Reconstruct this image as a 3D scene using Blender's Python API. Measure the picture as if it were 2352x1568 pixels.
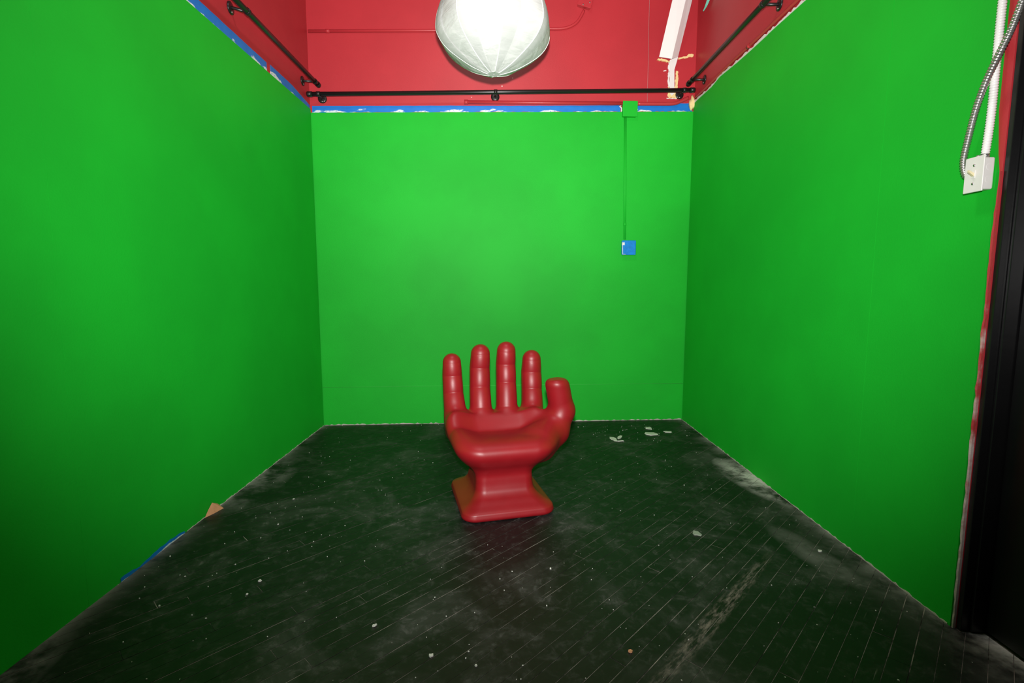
import bpy, bmesh, math, random
import numpy as np
from mathutils import Vector, Matrix

for o in list(bpy.data.objects):
    bpy.data.objects.remove(o, do_unlink=True)
scene = bpy.context.scene
COL = scene.collection
random.seed(7)

# ------------------------------------------------------------------ camera
FPX = 1160.0                                   # focal length in pixels of a 2352 px wide frame
cam_d = bpy.data.cameras.new('camera')
cam_d.sensor_width = 36.0
cam_d.lens = 36.0 * FPX / 2352.0
cam_d.clip_start = 0.02
cam = bpy.data.objects.new('camera', cam_d)
cam.location = (0, 0, 1.23)
cam.rotation_euler = (math.radians(90 - 6.346), 0, 0)
COL.objects.link(cam)
scene.camera = cam

# ------------------------------------------------------------------ world, lights, exposure
world = bpy.data.worlds.new('world')
scene.world = world
world.use_nodes = True
world.node_tree.nodes['Background'].inputs[0].default_value = (0.9, 0.95, 1.0, 1)
world.node_tree.nodes['Background'].inputs[1].default_value = 0.0

# the photographer's flash on the camera: a hot core and a wider spill from one tilted head
def flash(energy, cone, tilt):
    fl = bpy.data.lights.new('camera_flash', 'SPOT')
    fl.energy = energy
    fl.spot_size = math.radians(cone)
    fl.spot_blend = 1.0
    fl.shadow_soft_size = 0.03
    fl.color = (1.0, 0.98, 0.95)
    flo = bpy.data.objects.new('camera_flash', fl)
    flo.location = (0.0, -0.02, 1.40)
    flo.rotation_euler = (math.radians(90 + tilt), 0, 0)
    COL.objects.link(flo)
flash(640, 114, 7)
flash(520, 66, 24)
# added ambient fill with no known fixture, in front of and above the photographer
cl = bpy.data.lights.new('ceiling_fill', 'AREA')
cl.shape = 'DISK'
cl.size = 0.5
cl.energy = 25
cl.color = (1.0, 0.98, 0.95)
clo = bpy.data.objects.new('ceiling_fill', cl)
clo.location = (0.0, 2.0, 4.1)
COL.objects.link(clo)

scene.view_settings.view_transform = 'Standard'
scene.view_settings.look = 'None'
scene.view_settings.gamma = 1.0
scene.view_settings.use_curve_mapping = False
scene.view_settings.exposure = 0.0

# ------------------------------------------------------------------ helpers
def tag(o, label, cat, group=None, kind=None):
    o['label'] = label
    o['category'] = cat
    if group: o['group'] = group
    if kind: o['kind'] = kind
    return o

def struct(o, label, cat):
    return tag(o, label, cat, kind='structure')

def link(name, me, m=None, parent=None, smooth=False):
    if m is not None:
        me.materials.append(m)
    if smooth:
        for p in me.polygons: p.use_smooth = True
    o = bpy.data.objects.new(name, me)
    COL.objects.link(o)
    if parent is not None:
        o.parent = parent
        o.matrix_parent_inverse = parent.matrix_world.inverted() if False else Matrix.Identity(4)
    return o

def mesh(name, v, f, m=None, parent=None, smooth=False):
    me = bpy.data.meshes.new(name)
    me.from_pydata([tuple(map(float, p)) for p in v], [], [tuple(q) for q in f])
    me.update()
    return link(name, me, m, parent, smooth)

def empty(name, loc=(0, 0, 0), rz=0.0):
    o = bpy.data.objects.new(name, None)
    o.location = loc
    o.rotation_euler = (0, 0, rz)
    o.empty_display_size = 0.1
    COL.objects.link(o)
    return o

def from_bm(name, bm, m=None, parent=None, smooth=False):
    bmesh.ops.recalc_face_normals(bm, faces=bm.faces)
    me = bpy.data.meshes.new(name)
    bm.to_mesh(me)
    bm.free()
    return link(name, me, m, parent, smooth)

def prism_bm(pts_a, pts_b, bm=None):
    """solid between two matching polygons of 3D points"""
    bm = bm or bmesh.new()
    n = len(pts_a)
    a = [bm.verts.new(tuple(map(float, p))) for p in pts_a]
    b = [bm.verts.new(tuple(map(float, p))) for p in pts_b]
    bm.faces.new(a)
    bm.faces.new(list(reversed(b)))
    for i in range(n):
        j = (i + 1) % n
        bm.faces.new((a[j], a[i], b[i], b[j]))
    return bm

def bevel(bm, w, seg=2, angle=0.5):
    es = [e for e in bm.edges if len(e.link_faces) == 2 and e.calc_face_angle(0) > angle]
    bmesh.ops.bevel(bm, geom=es, offset=w, segments=seg, profile=0.5, affect='EDGES')
    return bm

def box_bm(c, half, ax=None, bm=None):
    """box with centre c, half sizes and axes (x,y,z vectors)"""
    X, Y, Z = ax or (Vector((1, 0, 0)), Vector((0, 1, 0)), Vector((0, 0, 1)))
    c = Vector(c)
    q = [(-1, -1), (1, -1), (1, 1), (-1, 1)]
    lo = [c + X * (half[0] * i) + Y * (half[1] * j) - Z * half[2] for i, j in q]
    hi = [c + X * (half[0] * i) + Y * (half[1] * j) + Z * half[2] for i, j in q]
    return prism_bm(lo, hi, bm)

def catmull(pts, n=8):
    pts = [Vector(p) for p in pts]
    out = []
    for i in range(len(pts) - 1):
        p0 = pts[max(i - 1, 0)]; p1 = pts[i]; p2 = pts[i + 1]; p3 = pts[min(i + 2, len(pts) - 1)]
        for k in range(n):
            t = k / n
            out.append(0.5 * ((2 * p1) + (p2 - p0) * t + (2 * p0 - 5 * p1 + 4 * p2 - p3) * t * t + (3 * p1 - p0 - 3 * p2 + p3) * t ** 3))
    out.append(pts[-1])
    return out

def tube(name, path, r, m, parent=None, seg=12, radii=None, cap=True):
    path = [Vector(p) for p in path]
    v, f = [], []
    up = Vector((0, 0, 1))
    t0 = (path[1] - path[0]).normalized()
    if abs(t0.dot(up)) > 0.9: up = Vector((1, 0, 0))
    nrm = (up - t0 * up.dot(t0)).normalized()
    for i, p in enumerate(path):
        t = (path[min(i + 1, len(path) - 1)] - path[max(i - 1, 0)]).normalized()
        nrm = (nrm - t * nrm.dot(t)).normalized()
        b = t.cross(nrm)
        rr = radii[i] if radii else r
        for k in range(seg):
            a = 2 * math.pi * k / seg
            v.append(p + (nrm * math.cos(a) + b * math.sin(a)) * rr)
    for i in range(len(path) - 1):
        for k in range(seg):
            a = i * seg + k; b2 = i * seg + (k + 1) % seg
            f.append((a, b2, b2 + seg, a + seg))
    if cap:
        f.append(tuple(reversed(range(seg))))
        f.append(tuple(range((len(path) - 1) * seg, len(path) * seg)))
    return mesh(name, v, f, m, parent, smooth=True)

def strip(name, base, along, out, lows, highs, th, m, parent=None):
    """thin band on a wall: base(t)->point, lows/highs = [(t, z)] heights; has u (metres) and v (0..1) coordinates"""
    ts = [t for t, _ in lows]
    v, f, uv = [], [], []
    n = len(ts)
    for t, (zl, zh) in zip(ts, zip([z for _, z in lows], [z for _, z in highs])):
        p = base(t)
        for off in (th, 0.0):
            v.append((p[0] + out[0] * off, p[1] + out[1] * off, zl)); uv.append((t, 0))
            v.append((p[0] + out[0] * off, p[1] + out[1] * off, zh)); uv.append((t, 1))
    for i in range(n - 1):
        a = i * 4; b = a + 4
        f += [(a, b, b + 1, a + 1), (a + 2, a + 3, b + 3, b + 2), (a, a + 2, b + 2, b), (a + 1, b + 1, b + 3, a + 3)]
    e = (n - 1) * 4
    f += [(0, 1, 3, 2), (e, e + 2, e + 3, e + 1)]
    o = mesh(name, v, f, m, parent)
    l = o.data.uv_layers.new(name='UVMap')
    for lp in o.data.loops:
        l.data[lp.index].uv = uv[lp.vertex_index]
    bm = bmesh.new(); bm.from_mesh(o.data); bmesh.ops.recalc_face_normals(bm, faces=bm.faces); bm.to_mesh(o.data); bm.free()
    return o

# ------------------------------------------------------------------ materials
class NT:
    def __init__(s, name):
        s.m = bpy.data.materials.new(name)
        s.m.use_nodes = True
        s.t = s.m.node_tree
        s.p = s.t.nodes['Principled BSDF']
    def n(s, typ, **kw):
        nd = s.t.nodes.new(typ)
        for k, v in kw.items(): setattr(nd, k, v)
        return nd
    def l(s, a, b): s.t.links.new(a, b)
    def math(s, op, a, b=None, c=None, clamp=False):
        nd = s.n('ShaderNodeMath', operation=op, use_clamp=clamp)
        for i, x in enumerate((a, b, c)):
            if x is None: continue
            if isinstance(x, (int, float)): nd.inputs[i].default_value = x
            else: s.l(x, nd.inputs[i])
        return nd.outputs[0]
    def noise(s, vec, scale, detail=4, rough=0.55, dist=0.0):
        nd = s.n('ShaderNodeTexNoise')
        nd.inputs['Scale'].default_value = scale
        nd.inputs['Detail'].default_value = detail
        nd.inputs['Roughness'].default_value = rough
        nd.inputs['Distortion'].default_value = dist
        if vec is not None: s.l(vec, nd.inputs['Vector'])
        return nd.outputs['Fac']
    def ramp(s, fac, a, b):
        nd = s.n('ShaderNodeMapRange', interpolation_type='SMOOTHSTEP')
        s.l(fac, nd.inputs[0])
        nd.inputs[1].default_value = a; nd.inputs[2].default_value = b
        return nd.outputs[0]
    def mix(s, fac, a, b):
        nd = s.n('ShaderNodeMix', data_type='RGBA')
        if isinstance(fac, (int, float)): nd.inputs[0].default_value = fac
        else: s.l(fac, nd.inputs[0])
        for i, x in ((6, a), (7, b)):
            if isinstance(x, tuple): nd.inputs[i].default_value = (*x[:3], 1)
            else: s.l(x, nd.inputs[i])
        return nd.outputs[2]
    def pos(s): return s.n('ShaderNodeNewGeometry').outputs['Position']
    def mapping(s, vec, scale=(1, 1, 1), rot=(0, 0, 0), loc=(0, 0, 0)):
        nd = s.n('ShaderNodeMapping')
        nd.inputs['Scale'].default_value = scale
        nd.inputs['Rotation'].default_value = rot
        nd.inputs['Location'].default_value = loc
        s.l(vec, nd.inputs['Vector'])
        return nd.outputs[0]
    def col(s, c):
        if isinstance(c, tuple): s.p.inputs['Base Color'].default_value = (*c[:3], 1)
        else: s.l(c, s.p.inputs['Base Color'])
    def rough(s, r):
        if isinstance(r, (int, float)): s.p.inputs['Roughness'].default_value = r
        else: s.l(r, s.p.inputs['Roughness'])
    def bump(s, h, strength=0.2, dist=0.01):
        nd = s.n('ShaderNodeBump')
        nd.inputs['Strength'].default_value = strength
        nd.inputs['Distance'].default_value = dist
        s.l(h, nd.inputs['Height'])
        s.l(nd.outputs[0], s.p.inputs['Normal'])

def simple(name, c, r=0.5, spec=0.5, metal=0.0, var=0.12, nscale=9.0, bump=0.0, bscale=60.0):
    k = NT(name)
    p = k.pos()
    nz = k.noise(p, nscale, 5)
    k.col(k.mix(nz, tuple(x * (1 - var) for x in c), tuple(min(1, x * (1 + var)) for x in c)))
    k.rough(r)
    k.p.inputs['Specular IOR Level'].default_value = spec
    k.p.inputs['Metallic'].default_value = metal
    if bump: k.bump(k.noise(p, bscale, 3), bump, 0.003)
    return k.m

GREEN = (0.007, 0.41, 0.022)
RED = (0.46, 0.030, 0.040)

def wall_paint(name, c, r, fleck=0.0, spec=0.35):
    k = NT(name)
    p = k.pos()
    big = k.noise(p, 1.7, 5)
    c0 = k.mix(k.ramp(big, .3, .7), tuple(x * .94 for x in c), tuple(x * 1.06 for x in c))
    if fleck:
        f = k.n('ShaderNodeTexVoronoi'); f.inputs['Scale'].default_value = 9.0
        k.l(p, f.inputs['Vector'])
        sp = k.math('LESS_THAN', f.outputs['Distance'], fleck)
        gate = k.ramp(k.noise(p, 6.0, 2), .52, .56)
        c0 = k.mix(k.math('MULTIPLY', sp, gate), c0, (.75, .62, .58))
    k.col(c0)
    k.rough(r)
    k.p.inputs['Specular IOR Level'].default_value = spec
    k.bump(k.noise(p, 130.0, 4, .65), 0.16, 0.004)
    return k.m

M = {}
M['green'] = wall_paint('green_wall_paint', GREEN, 0.62, spec=.25)
M['joint'] = wall_paint('lit_green_joint', (.05, .55, .07), .6)  # lighter green stands in for light caught along the sheet joint
M['red'] = wall_paint('red_wall_paint', RED, 0.42, fleck=0.045, spec=0.5)
M['plaster'] = simple('bare_plaster', (.55, .50, .46), .85, .2, bump=.3)
M['ceiling'] = simple('ceiling_paint', (.35, .10, .10), .8, .2)
M['dark'] = simple('dark_room', (.02, .02, .02), .8, .2)
M['black_gloss'] = simple('black_gloss_paint', (.006, .006, .0065), .33, .5, var=.3, bump=.12, bscale=25)
M['black_metal'] = simple('black_rod_metal', (.010, .009, .009), .32, .5, var=.2)
M['white_paint'] = simple('white_gloss_paint', (.78, .76, .75), .38, .5, var=.04)
M['white_plastic'] = simple('white_switch_plastic', (.72, .70, .68), .35, .5, var=.05, nscale=40)
M['ivory'] = simple('ivory_plastic', (.70, .62, .38), .35, .5, var=.05)
M['screw'] = simple('zinc_screw', (.55, .55, .54), .3, .5, metal=.9, var=.1)
M['foam'] = simple('yellow_foam', (.85, .62, .30), .8, .2, var=.25, nscale=60, bump=.6, bscale=90)
M['teal'] = simple('teal_tape', (.18, .62, .48), .5, .4)
M['cardboard'] = simple('brown_paper', (.62, .30, .16), .8, .2, var=.2, nscale=30)
M['chip'] = simple('plaster_chip', (.60, .60, .55), .8, .2, var=.15, nscale=50)
M['steel_flex'] = simple('galvanised_flex', (.46, .45, .43), .34, .5, metal=.85, var=.2, nscale=30)

def tape_mat(name, white=.5):
    k = NT(name)
    uv = k.n('ShaderNodeUVMap').outputs[0]
    sep = k.n('ShaderNodeSeparateXYZ'); k.l(uv, sep.inputs[0])
    nz = k.noise(k.mapping(uv, (5.0, .9, 1)), 1.0, 3, .5)
    lowv = k.math('MULTIPLY_ADD', sep.outputs[1], -.34, white)   # more bare patches near the lower edge
    mask = k.ramp(k.math('ADD', nz, lowv), .71, .76)
    fine = k.noise(k.mapping(uv, (60., 7., 1)), 1.0, 4)
    mask = k.math('MULTIPLY', mask, k.ramp(fine, .30, .5))
    blue = k.mix(k.noise(k.mapping(uv, (14., 1., 1)), 1.0, 3), (.001, .13, .50), (.003, .21, .68))
    k.col(k.mix(mask, blue, (.72, .76, .80)))
    k.rough(.5)
    return k.m
M['tape'] = tape_mat('blue_masking_tape', .27)
M['tape_back'] = tape_mat('blue_masking_tape_back', .24)

M['tape_plain'] = simple('blue_tape_wrap', (.003, .20, .66), .35, .5, var=.35, nscale=30, bump=.4, bscale=40)
# red hand chair plastic
k = NT('red_moulded_plastic')
p = k.pos()
k.col(k.mix(k.ramp(k.noise(p, 5.0, 5), .3, .7), (.23, .004, .008), (.265, .006, .011)))
k.rough(k.math('MULTIPLY_ADD', k.noise(p, 14.0, 4), .14, .37))
k.p.inputs['Specular IOR Level'].default_value = .5
k.bump(k.noise(p, 260.0, 3, .6), .10, .002)
M['hand'] = k.m

# floor boards
ANG = math.radians(46.0)
def floor_mat(name, gap=False):
    k = NT(name)
    p = k.pos()
    along = k.mapping(p, (1, 1, 1), (0, 0, -ANG))            # x runs along the boards
    cloud = k.ramp(k.noise(p, 2.3, 6, .62, .6), .46, .74)
    cloud2 = k.ramp(k.noise(p, 17.0, 7, .75, .4), .48, .78)
    scr = k.ramp(k.noise(k.mapping(along, (3.0, 95.0, 1)), 1.0, 3, .6), .66, .75)
    scr_gate = k.ramp(k.noise(p, 3.1, 3), .46, .62)
    scr = k.math('MULTIPLY', scr, scr_gate)
    dust = k.math('ADD', k.math('MULTIPLY', cloud, .55), k.math('MULTIPLY', k.math('MULTIPLY_ADD', cloud, .7, .3), k.math('MULTIPLY', cloud2, 1.7)))
    sep = k.n('ShaderNodeSeparateXYZ'); k.l(p, sep.inputs[0])
    # plaster dust swept against the walls
    wobble = k.noise(p, 4.0, 5, .65)
    def edge(dist, wid, amt):
        d = k.math('DIVIDE', dist, wid)
        e = k.math('POWER', 2.718, k.math('MULTIPLY', d, -1.0))
        return k.math('MULTIPLY', k.math('MULTIPLY', e, amt), k.ramp(wobble, .36, .62))
    dl = k.math('ADD', k.math('MULTIPLY_ADD', sep.outputs[1], .0118, 1.669 - 4.363 * .0118), sep.outputs[0])
    dr = k.math('SUBTRACT', k.math('MULTIPLY_ADD', sep.outputs[1], -.0088, 1.576 + 4.568 * .0088), sep.outputs[0])
    db = k.math('SUBTRACT', k.math('MULTIPLY_ADD', sep.outputs[0], .0632, 4.468), sep.outputs[1])
    def blob(cx, cy, ax, ay, ang, amt):
        v = k.mapping(k.mapping(p, (1, 1, 1), (0, 0, 0), (-cx, -cy, 0)), (1, 1, 1), (0, 0, -ang))
        s2 = k.n('ShaderNodeSeparateXYZ'); k.l(v, s2.inputs[0])
        q = k.math('ADD', k.math('POWER', k.math('DIVIDE', k.math('ABSOLUTE', s2.outputs[0]), ax), 2.0),
                   k.math('POWER', k.math('DIVIDE', k.math('ABSOLUTE', s2.outputs[1]), ay), 2.0))
        return k.math('MULTIPLY', k.math('SUBTRACT', 1.0, q, clamp=True), amt)
    tot = dust
    for e in (edge(dl, .035, 3.4), edge(dr, .06, 3.4), edge(db, .03, 1.5),
              k.math('MULTIPLY', blob(1.53, 3.10, .42, .15, math.radians(98), 6.5), k.ramp(wobble, .38, .6)),
              k.math('MULTIPLY', blob(1.38, 2.22, .30, .09, math.radians(100), 1.6), k.ramp(wobble, .3, .6)),
              k.math('MULTIPLY', blob(-1.55, 3.1, .5, .14, math.radians(92), 1.5), k.ramp(wobble, .42, .62)),
              k.math('MULTIPLY', blob(-1.57, 1.35, .35, .10, math.radians(92), 2.2), k.ramp(wobble, .38, .6))):
        tot = k.math('ADD', tot, e)
    # the worn board in front of the right wall
    grain = k.ramp(k.noise(k.mapping(along, (14.0, 60.0, 1), (0, 0, .35)), 1.0, 4, .7), .42, .68)
    worn = k.math('MULTIPLY', k.math('MULTIPLY', blob(.76, 1.76, .70, .038, ANG, 1.0), grain), 3.6)
    speck = k.n('ShaderNodeTexVoronoi'); speck.inputs['Scale'].default_value = 26.0
    k.l(p, speck.inputs['Vector'])
    sp = k.math('LESS_THAN', speck.outputs['Distance'], .055)
    sp = k.math('MULTIPLY', sp, k.ramp(k.noise(p, 13.0, 2), .55, .58))
    col = k.mix(k.math('MULTIPLY', tot, .085, clamp=True), (.0065, .0068, .0068), (.80, .78, .74)) if not gap else \
        k.mix(k.ramp(k.noise(p, 6.0, 4, .7), .38, .66), (.02, .02, .018), (.36, .33, .28))
    if not gap:
        col = k.mix(k.math('MULTIPLY', k.math('ADD', scr, 0.0), .16, clamp=True), col, (.75, .68, .60))
        col = k.mix(k.math('MULTIPLY', worn, .07, clamp=True), col, (.75, .66, .52))
        col = k.mix(k.math('MULTIPLY', sp, .75), col, (.6, .58, .54))
    k.col(col)
    k.rough(.8 if gap else k.math('ADD', .47, k.math('MULTIPLY', k.math('ADD', tot, worn), .15), clamp=True))
    k.p.inputs['Specular IOR Level'].default_value = .15 if gap else .30
    if not gap:
        k.bump(k.math('ADD', k.noise(k.mapping(along, (4.0, 60.0, 1)), 1.0, 3), k.noise(p, 5.0, 3)), .14, .004)
    return k.m
M['board'] = floor_mat('black_painted_boards')
M['gap'] = floor_mat('dusty_board_joints', gap=True)

# ------------------------------------------------------------------ room shell
BL = np.array([-1.669, 4.363]); BR = np.array([1.576, 4.568])
nb = np.array([.0632, -.998]); nl = np.array([1.0, .0118]); nr = np.array([-1.0, -.0088])
def xl(y): return -1.669 + (4.363 - y) * .0118
def xr(y): return 1.576 + (4.568 - y) * .0088
def yb(x): return 4.468 + .0632 * x
REAR = -1.6; TOP = 4.2; EDGE = 1.70           # EDGE: where the right wall stops at the doorway
T = .12

def solid(name, poly, z0, z1, m, parent=None):
    return from_bm(name, prism_bm([(x, y, z0) for x, y in poly], [(x, y, z1) for x, y in poly]), m, parent)

wall_left = solid('wall_left', [(xl(REAR), REAR), (xl(4.363), 4.363), (xl(4.363) - T, 4.363), (xl(REAR) - T, REAR)], 0, TOP, M['red'])
struct(wall_left, 'left wall, green drywall below and dark red above', 'wall')
wall_back = solid('wall_back', [(BL[0] - T, yb(BL[0] - T) + .006), (BR[0] + T, yb(BR[0] + T) + .006), (BR[0] + T, yb(BR[0] + T) + T), (BL[0] - T, yb(BL[0] - T) + T)], 0, TOP, M['plaster'])
struct(wall_back, 'back wall, bright green below and red above', 'wall')
bm = prism_bm([(xr(4.568), 4.568, 0), (xr(EDGE), EDGE, 0), (xr(EDGE) + T, EDGE, 0), (xr(4.568) + T, 4.568, 0)],
              [(xr(4.568), 4.568, TOP), (xr(EDGE), EDGE, TOP), (xr(EDGE) + T, EDGE, TOP), (xr(4.568) + T, 4.568, TOP)])
prism_bm([(xr(.74), .74, 0), (xr(REAR), REAR, 0), (xr(REAR) + T, REAR, 0), (xr(.74) + T, .74, 0)],
         [(xr(.74), .74, TOP), (xr(REAR), REAR, TOP), (xr(REAR) + T, REAR, TOP), (xr(.74) + T, .74, TOP)], bm)
prism_bm([(xr(EDGE), EDGE, 2.62), (xr(.74), .74, 2.62), (xr(.74) + T, .74, 2.62), (xr(EDGE) + T, EDGE, 2.62)],
         [(xr(EDGE), EDGE, TOP), (xr(.74), .74, TOP), (xr(.74) + T, .74, TOP), (xr(EDGE) + T, EDGE, TOP)], bm)
wall_right = from_bm('wall_right', bm, M['red'])
struct(wall_right, 'right wall, green drywall below and dark red above, ending at a doorway', 'wall')
wall_rear = solid('wall_rear', [(xl(REAR) - T, REAR), (xr(REAR) + T, REAR), (xr(REAR) + T, REAR - T), (xl(REAR) - T, REAR - T)], 0, TOP, M['dark'])
struct(wall_rear, 'dark wall behind the photographer', 'wall')
ceiling = solid('ceiling', [(xl(REAR) - T, REAR - T), (xr(REAR) + T, REAR - T), (BR[0] + T, 4.568 + T), (BL[0] - T, 4.568 + T)], TOP, TOP + .1, M['ceiling'])
struct(ceiling, 'dull red ceiling above the lantern', 'ceiling')

# red panels of the back wall above the green, a joint between them
def back_pt(x, o): return (x + nb[0] * o, yb(x) + nb[1] * o)
def back_poly(name, pts, o0, o1, m, parent, bev=0.0):
    a = [(*back_pt(x, o1), z) for x, z in pts]; b = [(*back_pt(x, o0), z) for x, z in pts]
    bm = prism_bm(a, b)
    if bev: bmesh.ops.recalc_face_normals(bm, faces=bm.faces); bevel(bm, bev, 2)
    return from_bm(name, bm, m, parent)
XJ = 1.157
def zgb(x): return 2.646 + (x + 1.669) * .0235       # top of green on the back wall
back_poly('red_panel', [(-1.669, zgb(-1.669)), (XJ + .006, zgb(XJ)), (XJ - .006, TOP), (-1.669, TOP)], -.006, 0, M['red'], wall_back)
back_poly('red_panel', [(XJ + .009, zgb(XJ)), (1.576, zgb(1.576)), (1.576, TOP), (XJ - .003, TOP)], -.006, 0, M['red'], wall_back)
# green drywall sheets
back_poly('green_sheet', [(-1.664, .342), (1.572, .338), (1.572, zgb(1.572)), (-1.664, zgb(-1.664))], -.006, .010, M['green'], wall_back)
back_poly('green_sheet', [(-1.664, 0), (1.572, 0), (1.572, .338), (-1.664, .342)], -.006, .010, M['green'], wall_back)
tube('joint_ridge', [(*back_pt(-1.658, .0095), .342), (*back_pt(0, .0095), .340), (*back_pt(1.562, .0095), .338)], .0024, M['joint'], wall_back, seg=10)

def left_poly(name, pts, o0, o1, m, parent):
    a = [(xl(y) + nl[0] * o1, y + nl[1] * o1, z) for y, z in pts]; b = [(xl(y) + nl[0] * o0, y + nl[1] * o0, z) for y, z in pts]
    return from_bm(name, prism_bm(a, b), m, parent)
def right_poly(name, pts, o0, o1, m, parent):
    a = [(xr(y) + nr[0] * o1, y + nr[1] * o1, z) for y, z in pts]; b = [(xr(y) + nr[0] * o0, y + nr[1] * o0, z) for y, z in pts]
    return from_bm(name, prism_bm(a, b), m, parent)
def zgl(y): return 2.648 + .010 * (y - 2.0)
ys = [REAR, -.62, .60, 1.82, 3.04, 4.345]
for i in range(len(ys) - 1):
    a, b = ys[i], ys[i + 1]
    left_poly('green_sheet', [(a, 0), (b, 0), (b, zgl(b)), (a, zgl(a))], 0, .010 + (.0003 if i % 2 else 0), M['green'], wall_left)
edge_r = [(4.555, 2.782), (4.483, 2.786), (4.171, 2.779), (4.018, 2.795), (3.733, 2.776), (3.517, 2.768), (3.30, 2.764)]
right_poly('green_sheet', [(4.545, 0), (3.30, 0)] + [(y, z) for y, z in reversed(edge_r)], 0, .010, M['green'], wall_right)
right_poly('green_sheet', [(3.30, 0), (2.24, 0), (2.24, 2.738), (2.9, 2.753), (3.219, 2.764), (3.30, 2.766)], 0, .0106, M['green'], wall_right)
right_poly('green_sheet', [(2.24, 0), (EDGE + .010, 0), (EDGE + .010, 1.60), (EDGE + .020, 1.66), (EDGE + .034, 1.80), (EDGE + .036, 2.73), (2.24, 2.738)], 0, .010, M['green'], wall_right)
# pale bare edge of the right wall at the doorway
k = NT('raw_plaster_edge')
p = k.pos()
sp = k.n('ShaderNodeSeparateXYZ'); k.l(p, sp.inputs[0])
redmask = k.ramp(k.math('ADD', k.math('MULTIPLY', sp.outputs[2], .55), k.noise(p, 14, 4)), .70, 1.10)
k.col(k.mix(redmask, (.56, .46, .42), (.38, .03, .03)))
k.rough(.85); k.bump(k.noise(p, 70, 4), .5, .004)
M['raw'] = k.m
random.seed(3)
v, f = [], []
N = 60
for i in range(N + 1):
    z = 1.60 * i / N
    w = .006 + random.uniform(-.003, .003); d = .0105 + random.uniform(-.001, .002)
    if i > N - 6: w *= (N - i + 1) / 7; d *= .9
    y0 = EDGE - .001
    for (yy, off) in ((y0 + w, 0.0), (y0 + w * .8, d), (y0, d * .8), (y0, 0.0)):
        v.append((xr(yy) - off, yy, z))
for i in range(N):
    for q in range(4):
        a = i * 4 + q; b = i * 4 + (q + 1) % 4
        f.append((a, b, b + 4, a + 4))
f += [(3, 2, 1, 0), (N * 4, N * 4 + 1, N * 4 + 2, N * 4 + 3)]
trim = mesh('trim_1', v, f, M['raw'])
struct(trim, 'ragged pale plaster edge between green wall and black doorway', 'trim')

# doorway in the right wall: black jamb and door set back from the wall face
door = empty('door_1', (1.67, 1.2, 0))
struct(door, 'black door and jamb at the right edge', 'door')
def door_part(name, x0, x1, y0, y1, z0, z1, bev=.002):
    bm = box_bm(((x0 + x1) / 2 - 1.67, (y0 + y1) / 2 - 1.2, (z0 + z1) / 2), ((x1 - x0) / 2, (y1 - y0) / 2, (z1 - z0) / 2))
    bmesh.ops.recalc_face_normals(bm, faces=bm.faces)
    bevel(bm, bev, 2)
    return from_bm(name, bm, M['black_gloss'], door)
door_part('jamb', 1.603, 1.74, EDGE - .020, EDGE - .002, .004, 2.60)
door_part('door_stop', 1.632, 1.74, EDGE - .030, EDGE - .0205, .004, 2.58)
door_part('door_leaf', 1.680, 1.722, .765, EDGE - .033, .012, 2.56)
door_part('jamb', 1.610, 1.74, .742, .760, .004, 2.60)

# ------------------------------------------------------------------ floor of diagonal boards
floor = solid('floor', [(xl(REAR) - T, REAR - T), (xr(REAR) + T + .2, REAR - T), (BR[0] + T + .2, 4.568 + T), (BL[0] - T, 4.568 + T)], -.06, -.0012, M['gap'])
struct(floor, 'black painted diagonal wooden floorboards, scuffed and dusty', 'floor')
near = solid('near_boards', [(xl(REAR), REAR), (xr(REAR) + .08, REAR), (xr(.5) + .08, .55), (xl(.5), .55)], -.0012, -.0002, M['board'], floor)
room_poly = [(xl(.55), .55), (xr(.55) + .085, .55), (xr(EDGE) + .085, EDGE), (xr(EDGE) - .001, EDGE), (xr(4.568), yb(1.576)), (xl(4.363), yb(-1.669))]
# convex clip: do it against the main rectangle, and let the recess be a second clip region
main_poly = [(xl(.55), .55), (xr(.55), .55), (xr(4.568), yb(1.576)), (xl(4.363), yb(-1.669))]
recess_poly = [(xr(.76), .76), (xr(.76) + .078, .76), (xr(EDGE) + .078, EDGE - .02), (xr(EDGE), EDGE - .02)]
def clip(poly, region):
    out = poly
    n = len(region)
    for i in range(n):
        a = region[i]; b = region[(i + 1) % n]
        ex, ey = b[0] - a[0], b[1] - a[1]
        inp = out; out = []
        for j in range(len(inp)):
            p = inp[j]; q = inp[(j + 1) % len(inp)]
            sp_ = ex * (p[1] - a[1]) - ey * (p[0] - a[0]); sq = ex * (q[1] - a[1]) - ey * (q[0] - a[0])
            if sp_ >= 0: out.append(p)
            if (sp_ >= 0) != (sq >= 0):
                t = sp_ / (sp_ - sq)
                out.append((p[0] + (q[0] - p[0]) * t, p[1] + (q[1] - p[1]) * t))
        if len(out) < 3: return []
    return out
def area(poly):
    return .5 * abs(sum(poly[i][0] * poly[(i + 1) % len(poly)][1] - poly[(i + 1) % len(poly)][0] * poly[i][1] for i in range(len(poly))))
random.seed(11)
W = .0605
ca, sa = math.cos(ANG), math.sin(ANG)
def uv2(u, w): return (u * ca - w * sa, u * sa + w * ca)
rows = range(int(-1.0 / W), int(4.5 / W) + 1)
nplank = 0
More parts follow.
